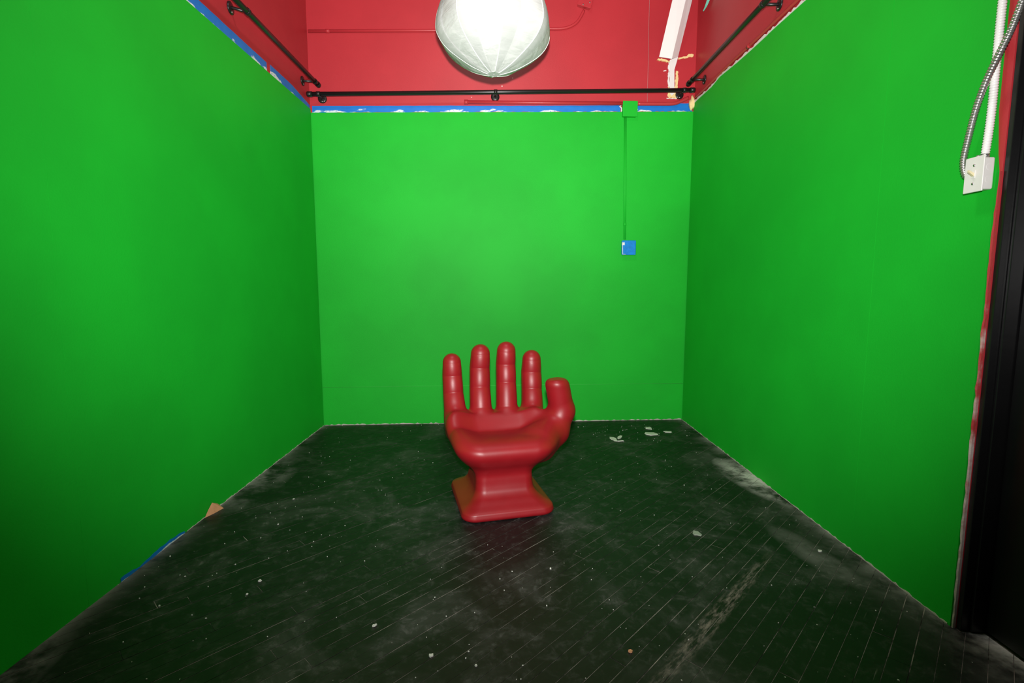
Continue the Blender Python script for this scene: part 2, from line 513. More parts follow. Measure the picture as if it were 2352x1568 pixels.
for r in rows:
    w0 = r * W
    u = -2.5 - random.random() * 2.0
    while u < 5.2:
        L = random.uniform(1.3, 2.6)
        g = random.choice([.0008, .0010, .0012, .0016, .0024])
        ge = random.choice([.0006, .0010, .0018])
        quad = [uv2(u + ge, w0 + .0006), uv2(u + L - ge, w0 + .0006), uv2(u + L - ge, w0 + W - g), uv2(u + ge, w0 + W - g)]
        h = random.uniform(-.0004, .0003)
        for region in (main_poly, recess_poly):
            pl = clip(quad, region)
            if len(pl) >= 3 and area(pl) > 2e-4:
                tilt = random.uniform(-.0003, .0003)
                topz = [(x, y, h + tilt * (((-sa * x + ca * y) - w0) / W)) for x, y in pl]
                from_bm('plank', prism_bm(topz, [(x, y, -.0011) for x, y in pl]), M['board'], floor)
                nplank += 1
        u += L
print('planks', nplank)

# ------------------------------------------------------------------ hand chair (moulded from one implicit surface, then parted)
def hand_fields(P):
    x, y, z = P[..., 0], P[..., 1], P[..., 2]
    zz = [0, .006, .035, .046, .055, .065, .085, .11, .14, .175, .205, .24, .28, .32, .36, .41, .46, .52]
    hx = [.243, .250, .252, .248, .234, .214, .186, .168, .162, .160, .163, .190, .238, .272, .294, .304, .304, .30]
    hf = [.265, .272, .274, .270, .254, .232, .198, .174, .164, .160, .160, .178, .216, .246, .262, .266, .262, .26]
    hk = [.265, .272, .274, .270, .256, .238, .210, .186, .168, .160, .162, .186, .222, .252, .268, .276, .276, .27]
    rc = [.070, .072, .072, .072, .070, .066, .060, .055, .052, .052, .060, .090, .120, .140, .150, .155, .155, .155]
    cxs = [0, 0, 0, 0, 0, 0, 0, 0, 0, 0, .0, .004, .008, .010, .010, .008, .006, .005]
    dz_ = np.linspace(0, .52, 261)
    def g(a):
        z_ = np.array(zz); a = np.array(a, float)
        m_ = np.gradient(a, z_)
        i_ = np.clip(np.searchsorted(z_, dz_, 'right') - 1, 0, len(z_) - 2)
        hh = z_[i_ + 1] - z_[i_]; t_ = (dz_ - z_[i_]) / hh
        tab = (2 * t_**3 - 3 * t_**2 + 1) * a[i_] + (t_**3 - 2 * t_**2 + t_) * hh * m_[i_] + (-2 * t_**3 + 3 * t_**2) * a[i_ + 1] + (t_**3 - t_**2) * hh * m_[i_ + 1]
        for _k in range(6): tab[1:-1] = (tab[:-2] + 2 * tab[1:-1] + tab[2:]) / 4
        return np.interp(z, dz_, tab).astype(np.float32)
    HX, HF, HK, RC, CX = g(hx), g(hf), g(hk), g(rc), g(cxs)
    hy = (HF + HK) / 2; cy = (HK - HF) / 2
    qx = np.abs(x - CX) - (HX - RC); qy = np.abs(y - cy) - (hy - RC)
    d2 = np.sqrt(np.maximum(qx, 0) ** 2 + np.maximum(qy, 0) ** 2) + np.minimum(np.maximum(qx, qy), 0) - RC
    d2 = d2 * .8
    def ss(a, b, t):
        t = np.clip((t - a) / (b - a), 0, 1); return t * t * (3 - 2 * t)
    # top of the palm: dished, rising to the finger pads behind and to both rims
    side = ss(.12, .30, np.abs(x - .01))
    zt = .406 + .072 * ss(.035, .145, y + .02 * (x / .2) ** 2) + .050 * side * ss(-.22, .02, y) - .016 * np.exp(-((y - .0) / .09) ** 2 - (x / .17) ** 2)
    def smax(a, b, k):
        h = np.clip(.5 - .5 * (b - a) / k, 0, 1); return b + (a - b) * h + k * h * (1 - h)
    body = smax(d2, (z - zt) * .9, .105)
    body = smax(body, -z, .006)
    def seg(a, b, ra, rb, bulge):
        a = np.array(a, np.float32); b = np.array(b, np.float32); ab = b - a
        t = np.clip(((P - a) @ ab) / float(ab @ ab), 0, 1)
        dx = x - (a[0] + t * ab[0]); dy = y - (a[1] + t * ab[1]); dz = z - (a[2] + t * ab[2])
        r = ra + (rb - ra) * t
        if bulge:
            front = np.clip(-dy / .055, 0, 1)
            r = r + bulge * (np.sqrt(np.maximum(np.sin(np.pi * t), 0)) - .75) * front
        return np.sqrt(dx * dx + dy * dy + dz * dz) - r
    def chain(pts, bl, last=None):
        d = None
        for i in range(len(pts) - 1):
            e = seg(pts[i][:3], pts[i + 1][:3], pts[i][3], pts[i + 1][3], bl[i])
            d = e if d is None else np.minimum(d, e)
        return d
    F = []
    B = [0, .009, .011, 0.006]
    F.append(chain([(-.218, .195, .36, .066), (-.224, .205, .462, .067), (-.230, .250, .580, .061), (-.232, .272, .690, .0595), (-.234, .266, .768, .055)], B))
    F.append(chain([(-.071, .20, .36, .064), (-.069, .210, .470, .067), (-.066, .255, .606, .063), (-.062, .280, .730, .0620), (-.058, .270, .815, .058)], B))
    F.append(chain([(.090, .20, .36, .064), (.092, .210, .470, .066), (.099, .255, .628, .062), (.102, .280, .746, .0610), (.104, .270, .827, .058)], B))
    F.append(chain([(.245, .195, .36, .066), (.254, .205, .448, .068), (.263, .250, .581, .064), (.266, .274, .692, .0630), (.266, .266, .770, .058)], B))
    thumb = None
    tp = [(.225, -.04, .325, .105), (.335, .025, .375, .086), (.394, .050, .487, .0725), (.345, .022, .690, .0705)]
    for i in range(3):
        e = seg(tp[i][:3], tp[i + 1][:3], tp[i][3], tp[i + 1][3], 0)
        if thumb is None: thumb = e
        else:
            kk = .03
            h = np.clip(.5 + .5 * (e - thumb) / kk, 0, 1); thumb = e + (thumb - e) * h - kk * h * (1 - h)
    thumb = smax(thumb, (z - .688 - (x - .34) * .06) * .95, .045)
    return body, F, thumb
def smin(a, b, k):
    h = np.clip(.5 + .5 * (b - a) / k, 0, 1)
    return b + (a - b) * h - k * h * (1 - h)
def hand_total(P):
    body, F, th = hand_fields(P)
    d = body
    fing = F[0]
    for q in F[1:]: fing = smin(fing, q, .022)
    d = smin(d, fing, .032)
    return smin(d, th, .055)

HS = .005
org = np.array([-.33, -.31, -.012], np.float32)
dims = (170, 142, 184)
I = np.stack(np.meshgrid(*[np.arange(n, dtype=np.float32) for n in dims], indexing='ij'), -1)
S = hand_total(org + I * HS)
del I
neg = S < 0
nx, ny, nz_ = dims
acc = np.zeros((nx - 1, ny - 1, nz_ - 1, 3), np.float32); cnt = np.zeros((nx - 1, ny - 1, nz_ - 1), np.float32)
cells = (slice(0, nx - 1), slice(0, ny - 1), slice(0, nz_ - 1))
def sub(A, off): return A[off[0]:nx - 1 + off[0], off[1]:ny - 1 + off[1], off[2]:nz_ - 1 + off[2]]
for ax in range(3):
    for i in (0, 1):
        for j in (0, 1):
            o0 = [0, 0, 0]; oth = [q for q in range(3) if q != ax]
            o0[oth[0]] = i; o0[oth[1]] = j
            o1 = list(o0); o1[ax] = 1
            s0, s1 = sub(S, o0), sub(S, o1)
            cross = sub(neg, o0) != sub(neg, o1)
            t = np.where(cross, s0 / np.where(cross, s0 - s1, 1), 0)
            for q in range(3):
                acc[..., q] += np.where(cross, o0[q] + (t if q == ax else 0), 0)
            cnt += cross
act = cnt > 0
idx = np.full(act.shape, -1, np.int64)
idx[act] = np.arange(act.sum())
cc = np.argwhere(act)
V = (org + (cc + acc[act] / cnt[act][:, None]) * HS).astype(np.float32)
quads = []
for ax in range(3):
    b1, b2 = [(1, 2), (2, 0), (0, 1)][ax]
    lo = [slice(1, d - 1) for d in dims]; lo[ax] = slice(0, dims[ax] - 1)
    hi = list(lo); hi[ax] = slice(1, dims[ax])
    n0, n1 = neg[tuple(lo)], neg[tuple(hi)]
    w = np.argwhere(n0 != n1)
    inside = n0[tuple(w.T)]
    base = w.copy()
    for q in range(3):
        if q != ax: base[:, q] += 1
    def cell(d1, d2):
        c = base.copy(); c[:, b1] -= d1; c[:, b2] -= d2
        return idx[tuple(c.T)]
    q4 = np.stack([cell(1, 1), cell(0, 1), cell(0, 0), cell(1, 0)], 1)
    q4[~inside] = q4[~inside][:, ::-1]
    quads.append(q4)
Q = np.concatenate(quads)
# project vertices onto the surface and take its gradient as the normal
def grad(Pn):
    e = .004
    G = np.stack([hand_total(Pn + np.array(d, np.float32) * e) - hand_total(Pn - np.array(d, np.float32) * e) for d in ((1, 0, 0), (0, 1, 0), (0, 0, 1))], 1) / (2 * e)
    return G
for _ in range(2):
    G = grad(V); s = hand_total(V)
    V = (V - G * (s / np.maximum((G * G).sum(1), .2))[:, None] * .8).astype(np.float32)
V[:, 2] = np.maximum(V[:, 2], 0.0)
G = grad(V)
Nrm = G / np.maximum(np.linalg.norm(G, axis=1, keepdims=True), 1e-6)
Fc = V[Q].mean(1)
body, FF, th = hand_fields(Fc)
stack = np.stack([body] + FF + [th], 1)
part = stack.argmin(1)                       # 0 body, 1-4 fingers, 5 thumb
part[(part == 0) & (Fc[:, 2] < .235)] = 6    # pedestal
part[(part > 0) & (part < 5) & (Fc[:, 2] < .40)] = 0
part[(part == 5) & (Fc[:, 2] < .30)] = 0

chair = empty('hand_chair', (-.071, 2.809, .0005), math.radians(14.0))
tag(chair, 'red moulded plastic chair shaped like an upturned open hand', 'chair')
for pid, nm in ((6, 'pedestal_base'), (0, 'palm_seat'), (1, 'finger'), (2, 'finger'), (3, 'finger'), (4, 'finger'), (5, 'thumb')):
    q = Q[part == pid]
    used = np.unique(q)
    remap = np.full(len(V), -1, np.int64); remap[used] = np.arange(len(used))
    me = bpy.data.meshes.new(nm)
    me.from_pydata([tuple(map(float, c)) for c in V[used]], [], [tuple(map(int, c)) for c in remap[q]])
    me.update()
    for pl in me.polygons: pl.use_smooth = True
    me.normals_split_custom_set_from_vertices([tuple(map(float, c)) for c in Nrm[used]])
    o = link(nm, me, M['hand'], chair)
    if nm == 'palm_seat': o['label'] = 'dished palm forming the seat'
    if nm == 'thumb': o['label'] = 'short bent thumb as armrest'
del S, neg, acc, cnt, act, idx

# ------------------------------------------------------------------ hanging fabric lantern
k = NT('white_lantern_fabric')
uv = k.n('ShaderNodeUVMap').outputs[0]
wr = k.noise(k.mapping(uv, (1.3, 8.0, 1), (0, 0, .3)), 1.0, 3, .5, .8)
wr2 = k.noise(k.mapping(uv, (1.6, 22.0, 1), (0, 0, -.25)), 1.0, 2, .5, .5)
k.col(k.mix(k.ramp(wr, .3, .7), (.62, .63, .62), (.70, .71, .70)))
k.rough(.75)
k.p.inputs['Specular IOR Level'].default_value = .2
k.bump(k.math('ADD', wr, k.math('MULTIPLY', wr2, .35)), .30, .03)
out = k.t.nodes['Material Output']
tr = k.n('ShaderNodeBsdfTranslucent'); tr.inputs[0].default_value = (.62, .63, .62, 1)
ms = k.n('ShaderNodeMixShader'); ms.inputs[0].default_value = .28
k.l(k.p.outputs[0], ms.inputs[1]); k.l(tr.outputs[0], ms.inputs[2]); k.l(ms.outputs[0], out.inputs[0])
M['lantern'] = k.m
M['hem'] = M['lantern'].copy()
M['hem'].name = 'lantern_hem_fabric'
for nd in M['hem'].node_tree.nodes:
    if nd.type == 'MIX': nd.inputs[6].default_value = (.54, .55, .54, 1); nd.inputs[7].default_value = (.60, .61, .60, 1)
M['rib'] = simple('white_rib_binding', (.86, .87, .86), .6, .3, var=.03)
LC = Vector((-.111, 3.262, 2.757)); LR = .350
lan = empty('fabric_lantern', (LC.x, LC.y, LC.z - .69 * LR))
tag(lan, 'large round white fabric lantern lamp hanging before the red wall', 'lantern')
ZO = .69 * LR
prof = [(.10, -.69), (.24, -.645), (.42, -.57), (.60, -.468), (.76, -.362), (.88, -.252), (.96, -.13), (1.0, 0.0), (.985, .16), (.94, .33), (.86, .50), (.74, .66), (.58, .80), (.40, .90), (.22, .96), (.12, .98)]
pp = catmull([(a, 0, b) for a, b in prof], 3)
NG = 8
a0 = math.radians(-90 + 11)
for gidx in range(NG):
    A = a0 + gidx * 2 * math.pi / NG
    v, f, uvs = [], [], []
    na = 10
    for i, q in enumerate(pp):
        for j in range(na + 1):
            s_ = j / na
            an = A + s_ * 2 * math.pi / NG
            sag = 1 - .045 * math.sin(math.pi * s_) - .010 * math.sin(math.pi * s_) * math.sin(9 * q.z + 3 * s_ + gidx)
            r = q.x * LR * sag
            v.append((r * math.cos(an), r * math.sin(an), q.z * LR + ZO)); uvs.append((s_ + gidx * 3.7, q.z + gidx * 1.3))
    for i in range(len(pp) - 1):
        for j in range(na):
            a = i * (na + 1) + j
            f.append((a, a + 1, a + na + 2, a + na + 1))
    g = mesh('fabric_panel', v, f, M['lantern'], lan, smooth=True)
    l = g.data.uv_layers.new(name='UVMap')
    for lp in g.data.loops: l.data[lp.index].uv = uvs[lp.vertex_index]
    tube('rib', [(q.x * LR * math.cos(A), q.x * LR * math.sin(A), q.z * LR + ZO) for q in pp], .0026, M['rib'], lan, seg=6)
    # loose hem band stitched along each rib
    v, f, uvs = [], [], []
    for i, q in enumerate(pp):
        for j in range(4):
            an = A + .30 * (j / 3.0)
            r = (q.x * LR) * (1 - .045 * math.sin(math.pi * min(1, (an - A) / (2 * math.pi / NG)))) + .0016 + .006 * math.sin(math.pi * .5 * min(1, j / 1.5)) * min(1, q.x * 2)
            v.append((r * math.cos(an), r * math.sin(an), q.z * LR + ZO)); uvs.append((j * .1 + gidx * 5.1, q.z * .6 + gidx))
    for i in range(len(pp) - 1):
        for j in range(3):
            a = i * 4 + j
            f.append((a, a + 1, a + 5, a + 4))
    hb = mesh('hem_band', v, f, M['hem'], lan, smooth=True)
    l = hb.data.uv_layers.new(name='UVMap')
    for lp in hb.data.loops: l.data[lp.index].uv = uvs[lp.vertex_index]
def ring(name, r0, r1, z0, z1, m, parent, seg=24):
    v, f = [], []
    for i in range(seg):
        a = 2 * math.pi * i / seg; c, s = math.cos(a), math.sin(a)
        v += [(r0 * c, r0 * s, z0), (r1 * c, r1 * s, z0), (r1 * c, r1 * s, z1), (r0 * c, r0 * s, z1)]
    for i in range(seg):
        a = i * 4; b = ((i + 1) % seg) * 4
        for q in range(4):
            w = (q + 1) % 4
            f.append((a + q, b + q, b + w, a + w))
    return mesh(name, v, f, m, parent, smooth=False)
ring('bottom_hem', .004, .10 * LR + .004, .0, .012, M['lantern'], lan)
ring('top_ring', .10 * LR, .14 * LR, 1.665 * LR, 1.69 * LR, M['rib'], lan)
tube('cord', [(0, 0, 1.67 * LR), (0, 0, TOP - (LC.z - ZO) - .025)], .004, M['white_plastic'], lan, seg=8)
tube('ceiling_cap', [(0, 0, TOP - (LC.z - ZO) - .03), (0, 0, TOP - (LC.z - ZO) - .001)], .05, M['white_plastic'], lan, seg=20)

# ------------------------------------------------------------------ black rods on brackets
def disc_path(p, n, th): return [Vector(p), Vector(p) + Vector(n) * th]
def rod(name, label, a, b, brackets, wall_n, R=.0165):
    a, b = Vector(a), Vector(b)
    root = empty(name, a)
    tag(root, label, 'rod', 'black wall rods')
    d = (b - a).normalized()
    o = Vector((0, 0, 0))
    tube('bar', [o, b - a], R, M['black_metal'], root, seg=16)
    for e, s in ((o, 1), (b - a, -1)):
        tube('end_cap', [e - d * s * .012, e - d * s * .004, e + d * s * .03], R * 1.25, M['black_metal'], root, seg=16, radii=[R * 1.0, R * 1.25, R * 1.25])
    n = Vector((wall_n[0], wall_n[1], 0)).normalized()
    for t, off, dz in brackets:
        c = (b - a) * t
        w = c - n * off + Vector((0, 0, dz))
        br = tube('bracket', [w + n * .004, w + n * .02, c - n * (R * .6)], .008, M['black_metal'], root, seg=10, radii=[.012, .0085, .0085])
        fl_ = tube('flange', [w, w + n * .006, w + n * .010], .034, M['black_metal'], br, seg=24, radii=[.036, .036, .024])
        tube('saddle', [c - d * .014, c + d * .014], R * 1.22, M['black_metal'], br, seg=16)
        tube('screw', [w + n * .008 - Vector((0, 0, .024)), w + n * .0125 - Vector((0, 0, .024))], .005, M['screw'], br, seg=8)
    return root
OB = .11
def bp(x, z, o): p = back_pt(x, o); return Vector((p[0], p[1], z))
rod('rod', 'long black metal rod running across the red back wall under the lantern', bp(-1.645, 2.757, OB), bp(1.52, 2.861, OB),
    [(.025, OB, .0), (.475, OB, .0), (.975, OB, .0)], nb)
rod('rod', 'black metal rod along the red band of the left wall', (xl(2.2) + .10, 2.2, 2.815), (xl(4.30) + .10, 4.295, 2.842),
    [(.46, .10, .02), (.965, .10, .004)], nl)
rod('rod', 'black metal rod along the red band of the right wall', (xr(2.4) - .10, 2.4, 2.872), (xr(4.50) - .10, 4.44, 2.905),
    [(.39, .10, 0), (.955, .10, 0)], nr)

# ------------------------------------------------------------------ pipes and boxes on the back wall
def pipe_with_straps(name, label, pts, r, m, straps, n, cat='pipe'):
    root = empty(name, pts[0])
    tag(root, label, cat)
    loc = [Vector(p) - Vector(pts[0]) for p in pts]
    tube('tube', loc, r, m, root, seg=12)
    n = Vector((n[0], n[1], 0)).normalized()
    for s in straps:
        c = Vector(s[0]) - Vector(pts[0]); d = Vector(s[1]).normalized()
        tube('coupling', [c - d * .016, c + d * .016], r * 1.28, m, root, seg=12)
    return root
R1 = .0115
arc = catmull([bp(.30, 3.357, R1), bp(.42, 3.362, R1), bp(.50, 3.386, R1), bp(.555, 3.43, R1), bp(.600, 3.51, R1)], 5)
pipe_with_straps('conduit_pipe', 'thin red painted conduit across the wall behind the lantern, curving up', [bp(-1.655, 3.279, R1), bp(-.6, 3.316, R1)] + arc, R1, M['red'],
                 [(bp(-1.50, 3.2845, R1), bp(1, 0, 0) - bp(0, 0, 0)), (bp(.27, 3.356, R1), bp(1, 0, 0) - bp(0, 0, 0))], nb)
# red junction box where it ends
jr = empty('junction_box', bp(.615, 3.50, 0))
tag(jr, 'small red painted junction box at the end of the curved conduit', 'box')
def wall_box(parent, o_world, x0, x1, z0, z1, d0, d1, m, name='body', bev=.006, rot=0.0):
    cx = (x0 + x1) / 2; cz = (z0 + z1) / 2
    pts = [(x0, z0), (x1, z0), (x1, z1), (x0, z1)]
    c, s = math.cos(rot), math.sin(rot)
    pts = [(cx + (x - cx) * c - (z - cz) * s, cz + (x - cx) * s + (z - cz) * c) for x, z in pts]
    bm = prism_bm([Vector(bp(x, z, d1)) - Vector(o_world) for x, z in pts], [Vector(bp(x, z, d0)) - Vector(o_world) for x, z in pts])
    bmesh.ops.recalc_face_normals(bm, faces=bm.faces)
    bevel(bm, bev, 3)
    return from_bm(name, bm, m, parent)
ow = bp(.615, 3.50, 0)
wall_box(jr, ow, .555, .660, 3.525, 3.63, .0005, .045, M['red'], 'body', rot=-.25)
wall_box(jr, ow, .550, .665, 3.52, 3.635, .0455, .049, M['red'], 'cover_plate', .002, rot=-.25)
c0 = bp(.585, 3.535, .05) - ow
tube('screw', [c0, c0 + Vector((nb[0], nb[1], 0)) * .003], .006, M['screw'], jr, seg=8)
c0 = bp(.640, 3.553, .05) - ow
tube('screw', [c0, c0 + Vector((nb[0], nb[1], 0)) * .003], .006, M['screw'], jr, seg=8)

R2 = .0150
pipe_with_straps('conduit_pipe', 'thin red painted conduit just above the blue tape, left of the green box', [bp(-.394, 2.754, R2 + .003), bp(.3, 2.763, R2 + .003), bp(.945, 2.771, R2 + .003)], R2, M['red'],
                 [(bp(-.385, 2.754, R2 + .003), bp(1, .01, 0) - bp(0, 0, 0))], nb)
arc = catmull([bp(1.070, 2.772, R2 + .003), bp(1.25, 2.775, R2 + .003), bp(1.375, 2.779, R2 + .003), bp(1.43, 2.793, R2 + .003), bp(1.515, 2.832, R2 + .003)], 5)
pipe_with_straps('conduit_pipe', 'short red painted conduit between green box and corner, kinked upward', arc, R2, M['red'], [], nb)

ow = bp(1.0, 2.66, 0)
jb = empty('junction_box', ow)
tag(jb, 'green painted square junction box straddling the blue tape', 'box')
wall_box(jb, ow, .941, 1.063, 2.660, 2.782, .0005, .044, M['green'], 'body', .010)
wall_box(jb, ow, .938, 1.066, 2.657, 2.785, .0445, .049, M['green'], 'cover_plate', .0018)
M['rag'] = M['plaster']
random.seed(5)
for (sx, zc) in ((.934, 2.735), (1.072, 2.760)):
    pts = [(sx + random.uniform(-.012, .012), zc + i * .016 + random.uniform(-.004, .004)) for i in range(-2, 3)]
    wp = tube('paint_dribble', [Vector(bp(x, z, .004)) - ow for x, z in pts], .006, M['white_paint'], jb, seg=6, radii=[.002, .007, .005, .007, .002])
ow = bp(.978, 1.628, 0)
vp = empty('conduit_pipe', ow)
tag(vp, 'slim green painted vertical conduit running down to the blue box', 'pipe')
loc = [Vector(bp(.9695, 2.656, .018)) - ow, Vector(bp(.990, 1.631, .018)) - ow]
tube('tube', loc, .0105, M['green'], vp, seg=12)
d = (loc[1] - loc[0])
tube('coupling', [loc[0] + d * .86, loc[0] + d * .885], .0125, M['green'], vp, seg=12)
ow = bp(1.02, 1.495, 0)
bb = empty('outlet_box', ow)
tag(bb, 'small electrical box wrapped in blue masking tape on the green wall', 'box')
wall_box(bb, ow, .960, 1.084, 1.498, 1.621, .0105, .052, M['tape_plain'], 'body', .010)
wall_box(bb, ow, .957, 1.078, 1.495, 1.618, .0525, .0555, M['tape_plain'], 'tape_wrap', .0015)
tube('paint_edge', [Vector(bp(.962, 1.60, .056)) - ow, Vector(bp(.9635, 1.55, .0565)) - ow, Vector(bp(.965, 1.50, .056)) - ow, Vector(bp(.99, 1.498, .056)) - ow], .0025, M['white_paint'], bb, seg=6)
wall_box(bb, ow, .956, .980, 1.578, 1.602, .0556, .0566, M['white_paint'], 'paint_dab', .0004)

# ------------------------------------------------------------------ leaning white boxed beam in the upper right corner, foam edges
def wpt(x, z, o): return bp(x, z, o)
ow = bp(1.36, 2.84, 0)
wb = empty('white_beam', ow)
tag(wb, 'leaning white painted boxed beam in the upper right corner', 'beam')
lo_f = [wpt(1.25, 3.160, .012), wpt(1.345, 3.128, .055), wpt(1.414, 3.164, .012)]
hi_f = [wpt(1.318, 3.80, .30), wpt(1.405, 3.775, .345), wpt(1.480, 3.80, .30)]
back_lo = [wpt(1.412, 3.166, .002), wpt(1.252, 3.162, .002)]
back_hi = [wpt(1.478, 3.80, .285), wpt(1.320, 3.80, .285)]
bm = prism_bm([p - ow for p in lo_f + back_lo], [p - ow for p in hi_f + back_hi])
bmesh.ops.triangulate(bm, faces=bm.faces)
from_bm('beam_casing', bm, M['white_paint'], wb)
tail = [(1.342, 3.135), (1.412, 3.160), (1.388, 3.06), (1.392, 2.96), (1.396, 2.87), (1.372, 2.848), (1.355, 2.87), (1.352, 2.97), (1.350, 3.06)]
bm = prism_bm([wpt(x, z, .020 if z > 3.1 else .008) - ow for x, z in tail], [wpt(x, z, .0008) - ow for x, z in tail])
from_bm('beam_tail', bm, M['white_paint'], wb)
def bead(name, pts, r, m, parent, ow, seed=1, o=.006, flat=.7):
    random.seed(seed)
    path = []
    for i in range(len(pts) - 1):
        for t in np.linspace(0, 1, 8, endpoint=False):
            path.append((pts[i][0] + (pts[i + 1][0] - pts[i][0]) * t, pts[i][1] + (pts[i + 1][1] - pts[i][1]) * t))
    path.append(pts[-1])
    return tube(name, [wpt(x + random.uniform(-.3, .3) * r, z + random.uniform(-.3, .3) * r, o) - ow for x, z in path], r, m, parent, seg=8,
                radii=[r * random.uniform(.45, 1.15) for _ in path])
def patch(name, pts, m, parent, ow, o1, seed, j=.006, o0=.0006):
    random.seed(seed)
    ring_ = []
    for i in range(len(pts)):
        a, b = pts[i], pts[(i + 1) % len(pts)]
        n = max(2, int(math.hypot(b[0] - a[0], b[1] - a[1]) / .012))
        for q in range(n):
            t = q / n
            ring_.append((a[0] + (b[0] - a[0]) * t + random.uniform(-j, j), a[1] + (b[1] - a[1]) * t + random.uniform(-j, j)))
    return from_bm(name, prism_bm([wpt(x, z, o1) - ow for x, z in ring_], [wpt(x, z, o0) - ow for x, z in ring_]), m, parent)
patch('foam_patch', [(1.340, 2.832), (1.422, 2.832), (1.424, 2.95), (1.418, 3.05), (1.404, 3.05), (1.398, 2.95), (1.385, 2.86), (1.365, 2.90), (1.345, 2.92)], M['foam'], wb, ow, .006, 2, .006)
patch('foam_patch', [(1.235, 3.136), (1.345, 3.118), (1.345, 3.130), (1.245, 3.150)], M['foam'], wb, ow, .012, 3, .004)
patch('foam_patch', [(1.420, 3.148), (1.49, 3.160), (1.550, 3.172), (1.550, 3.192), (1.51, 3.196), (1.49, 3.174), (1.42, 3.160)], M['foam'], wb, ow, .006, 4, .004)
patch('paint_smear', [(1.338, 2.92), (1.352, 2.92), (1.352, 3.12), (1.335, 3.12)], M['white_paint'], wb, ow, .004, 8, .005)
patch('paint_smear', [(1.295, 3.045), (1.320, 3.050), (1.318, 3.058), (1.296, 3.056)], M['white_paint'], wb, ow, .003, 9, .002)
patch('paint_smear', [(1.33, 2.826), (1.42, 2.824), (1.42, 2.829), (1.33, 2.831)], M['white_paint'], wb, ow, .003, 10, .0015)
# foam lump in the corner above the tape
ow = bp(1.555, 2.78, 0)
random.seed(9)
bm = bmesh.new()
bmesh.ops.create_icosphere(bm, subdivisions=3, radius=1.0)
for vv in bm.verts:
    n = vv.co.copy()
    s = 1 + .22 * math.sin(5 * n.x + 3 * n.z) + .15 * math.sin(9 * n.y + 7 * n.z)
    vv.co = Vector((n.x * .026 * s, n.y * .018 * s - .017, n.z * .055 * s))
fo = from_bm('foam_lump', bm, M['foam'], None, True)
fo.location = ow + Vector((0, 0, .01))
tag(fo, 'yellow expanding foam lump in the upper right wall corner', 'foam')

# teal tape tail hanging on the right red wall
k_ = catmull([(xr(4.22) - .03, 4.22, 3.53), (xr(4.25) - .028, 4.25, 3.48), (xr(4.29) - .03, 4.30, 3.445), (xr(4.33) - .034, 4.345, 3.428)], 5)
v, f = [], []
for i, q in enumerate(k_):
    t = i / (len(k_) - 1); w = .013 * (1 - t) + .004
    for dx, dy, dz in ((-w, 0, 0), (w, 0, 0), (w, .002, 0), (-w, .002, 0)):
        v.append((q.x + dx, q.y + dy, q.z + dz))
for i in range(len(k_) - 1):
    for q in range(4):
        a = i * 4 + q; b = i * 4 + (q + 1) % 4
        f.append((a, b, b + 4, a + 4))
f += [(3, 2, 1, 0), tuple(range(len(v) - 4, len(v)))]
tt = mesh('tape_strip', v, f, M['teal'])
tag(tt, 'short teal tape tail dangling at the top of the right red wall', 'tape')

# red pipe following the top of the green on the right wall, and the pale bare edge
ptsr = [(4.50, 2.822), (4.2, 2.815), (3.9, 2.818), (3.5, 2.806), (3.0, 2.796), (2.3, 2.78)]
pr = [(xr(y) - .0115, y, z) for y, z in ptsr]
pipe_with_straps('conduit_pipe', 'thin red painted conduit along the top of the right green wall', catmull(pr, 4), .011, M['red'],
                 [((xr(3.55) - .0115, 3.55, 2.808), Vector((0, 1, 0)))], nr)
random.seed(21)
v, f = [], []
N = 90
for i in range(N + 1):
    y = 2.3 + (4.535 - 2.3) * i / N
    zt = float(np.interp(y, [2.2406, 2.9, 3.219, 3.517, 3.733, 4.018, 4.171, 4.483, 4.555], [2.738, 2.753, 2.764, 2.768, 2.776, 2.795, 2.779, 2.786, 2.782]))
    h = .012 + random.uniform(-.006, .010)
    for off, dz in ((0.0005, .0004), (.0125, .0004), (.0115, h), (.0005, h)):
        v.append((xr(y) - off, y, zt + dz))
for i in range(N):
    for q in range(4):
        a = i * 4 + q; b = i * 4 + (q + 1) % 4
        f.append((a, b, b + 4, a + 4))
f += [(3, 2, 1, 0), (N * 4, N * 4 + 1, N * 4 + 2, N * 4 + 3)]
tr2 = mesh('trim_2', v, f, M['white_paint'])
struct(tr2, 'ragged pale edge along the top of the right green wall', 'trim')

# ------------------------------------------------------------------ blue masking tape
random.seed(4)
def wob(ts, fn, a): return [(t, fn(t) + random.uniform(-a, a)) for t in ts]
ts = list(np.linspace(2.1, 3.60, 40))
t1 = strip('masking_tape', lambda t: (xl(t), t), None, nl, wob(ts, lambda y: zgl(y) + .002, .003), wob(ts, lambda y: 2.722 + .004 * (y - 2.8), .001), .0015, M['tape'])
tag(t1, 'blue masking tape along the left wall, nearer piece with white smears', 'tape', 'blue masking tape strips')
ts = list(np.linspace(3.655, 4.352, 24))
t2 = strip('masking_tape', lambda t: (xl(t), t), None, nl, wob(ts, lambda y: zgl(y) + .003, .004), wob(ts, lambda y: 2.735 - .03 * max(0, (y - 4.0)) / .35, .001), .0015, M['tape'])
tag(t2, 'blue masking tape along the left wall, shorter piece by the corner', 'tape', 'blue masking tape strips')
ts = list(np.linspace(-1.652, .930, 60))
t3 = strip('masking_tape', lambda t: back_pt(t, 0), None, nb, wob(ts, lambda x: zgb(x) + .0035, .003), wob(ts, lambda x: zgb(x) + .054 + (.0 if x > -.4 else .002), .0008), .0016, M['tape_back'])
tag(t3, 'long blue masking tape across the back wall, left of the green box', 'tape', 'blue masking tape strips')
ts = list(np.linspace(1.068, 1.560, 20))
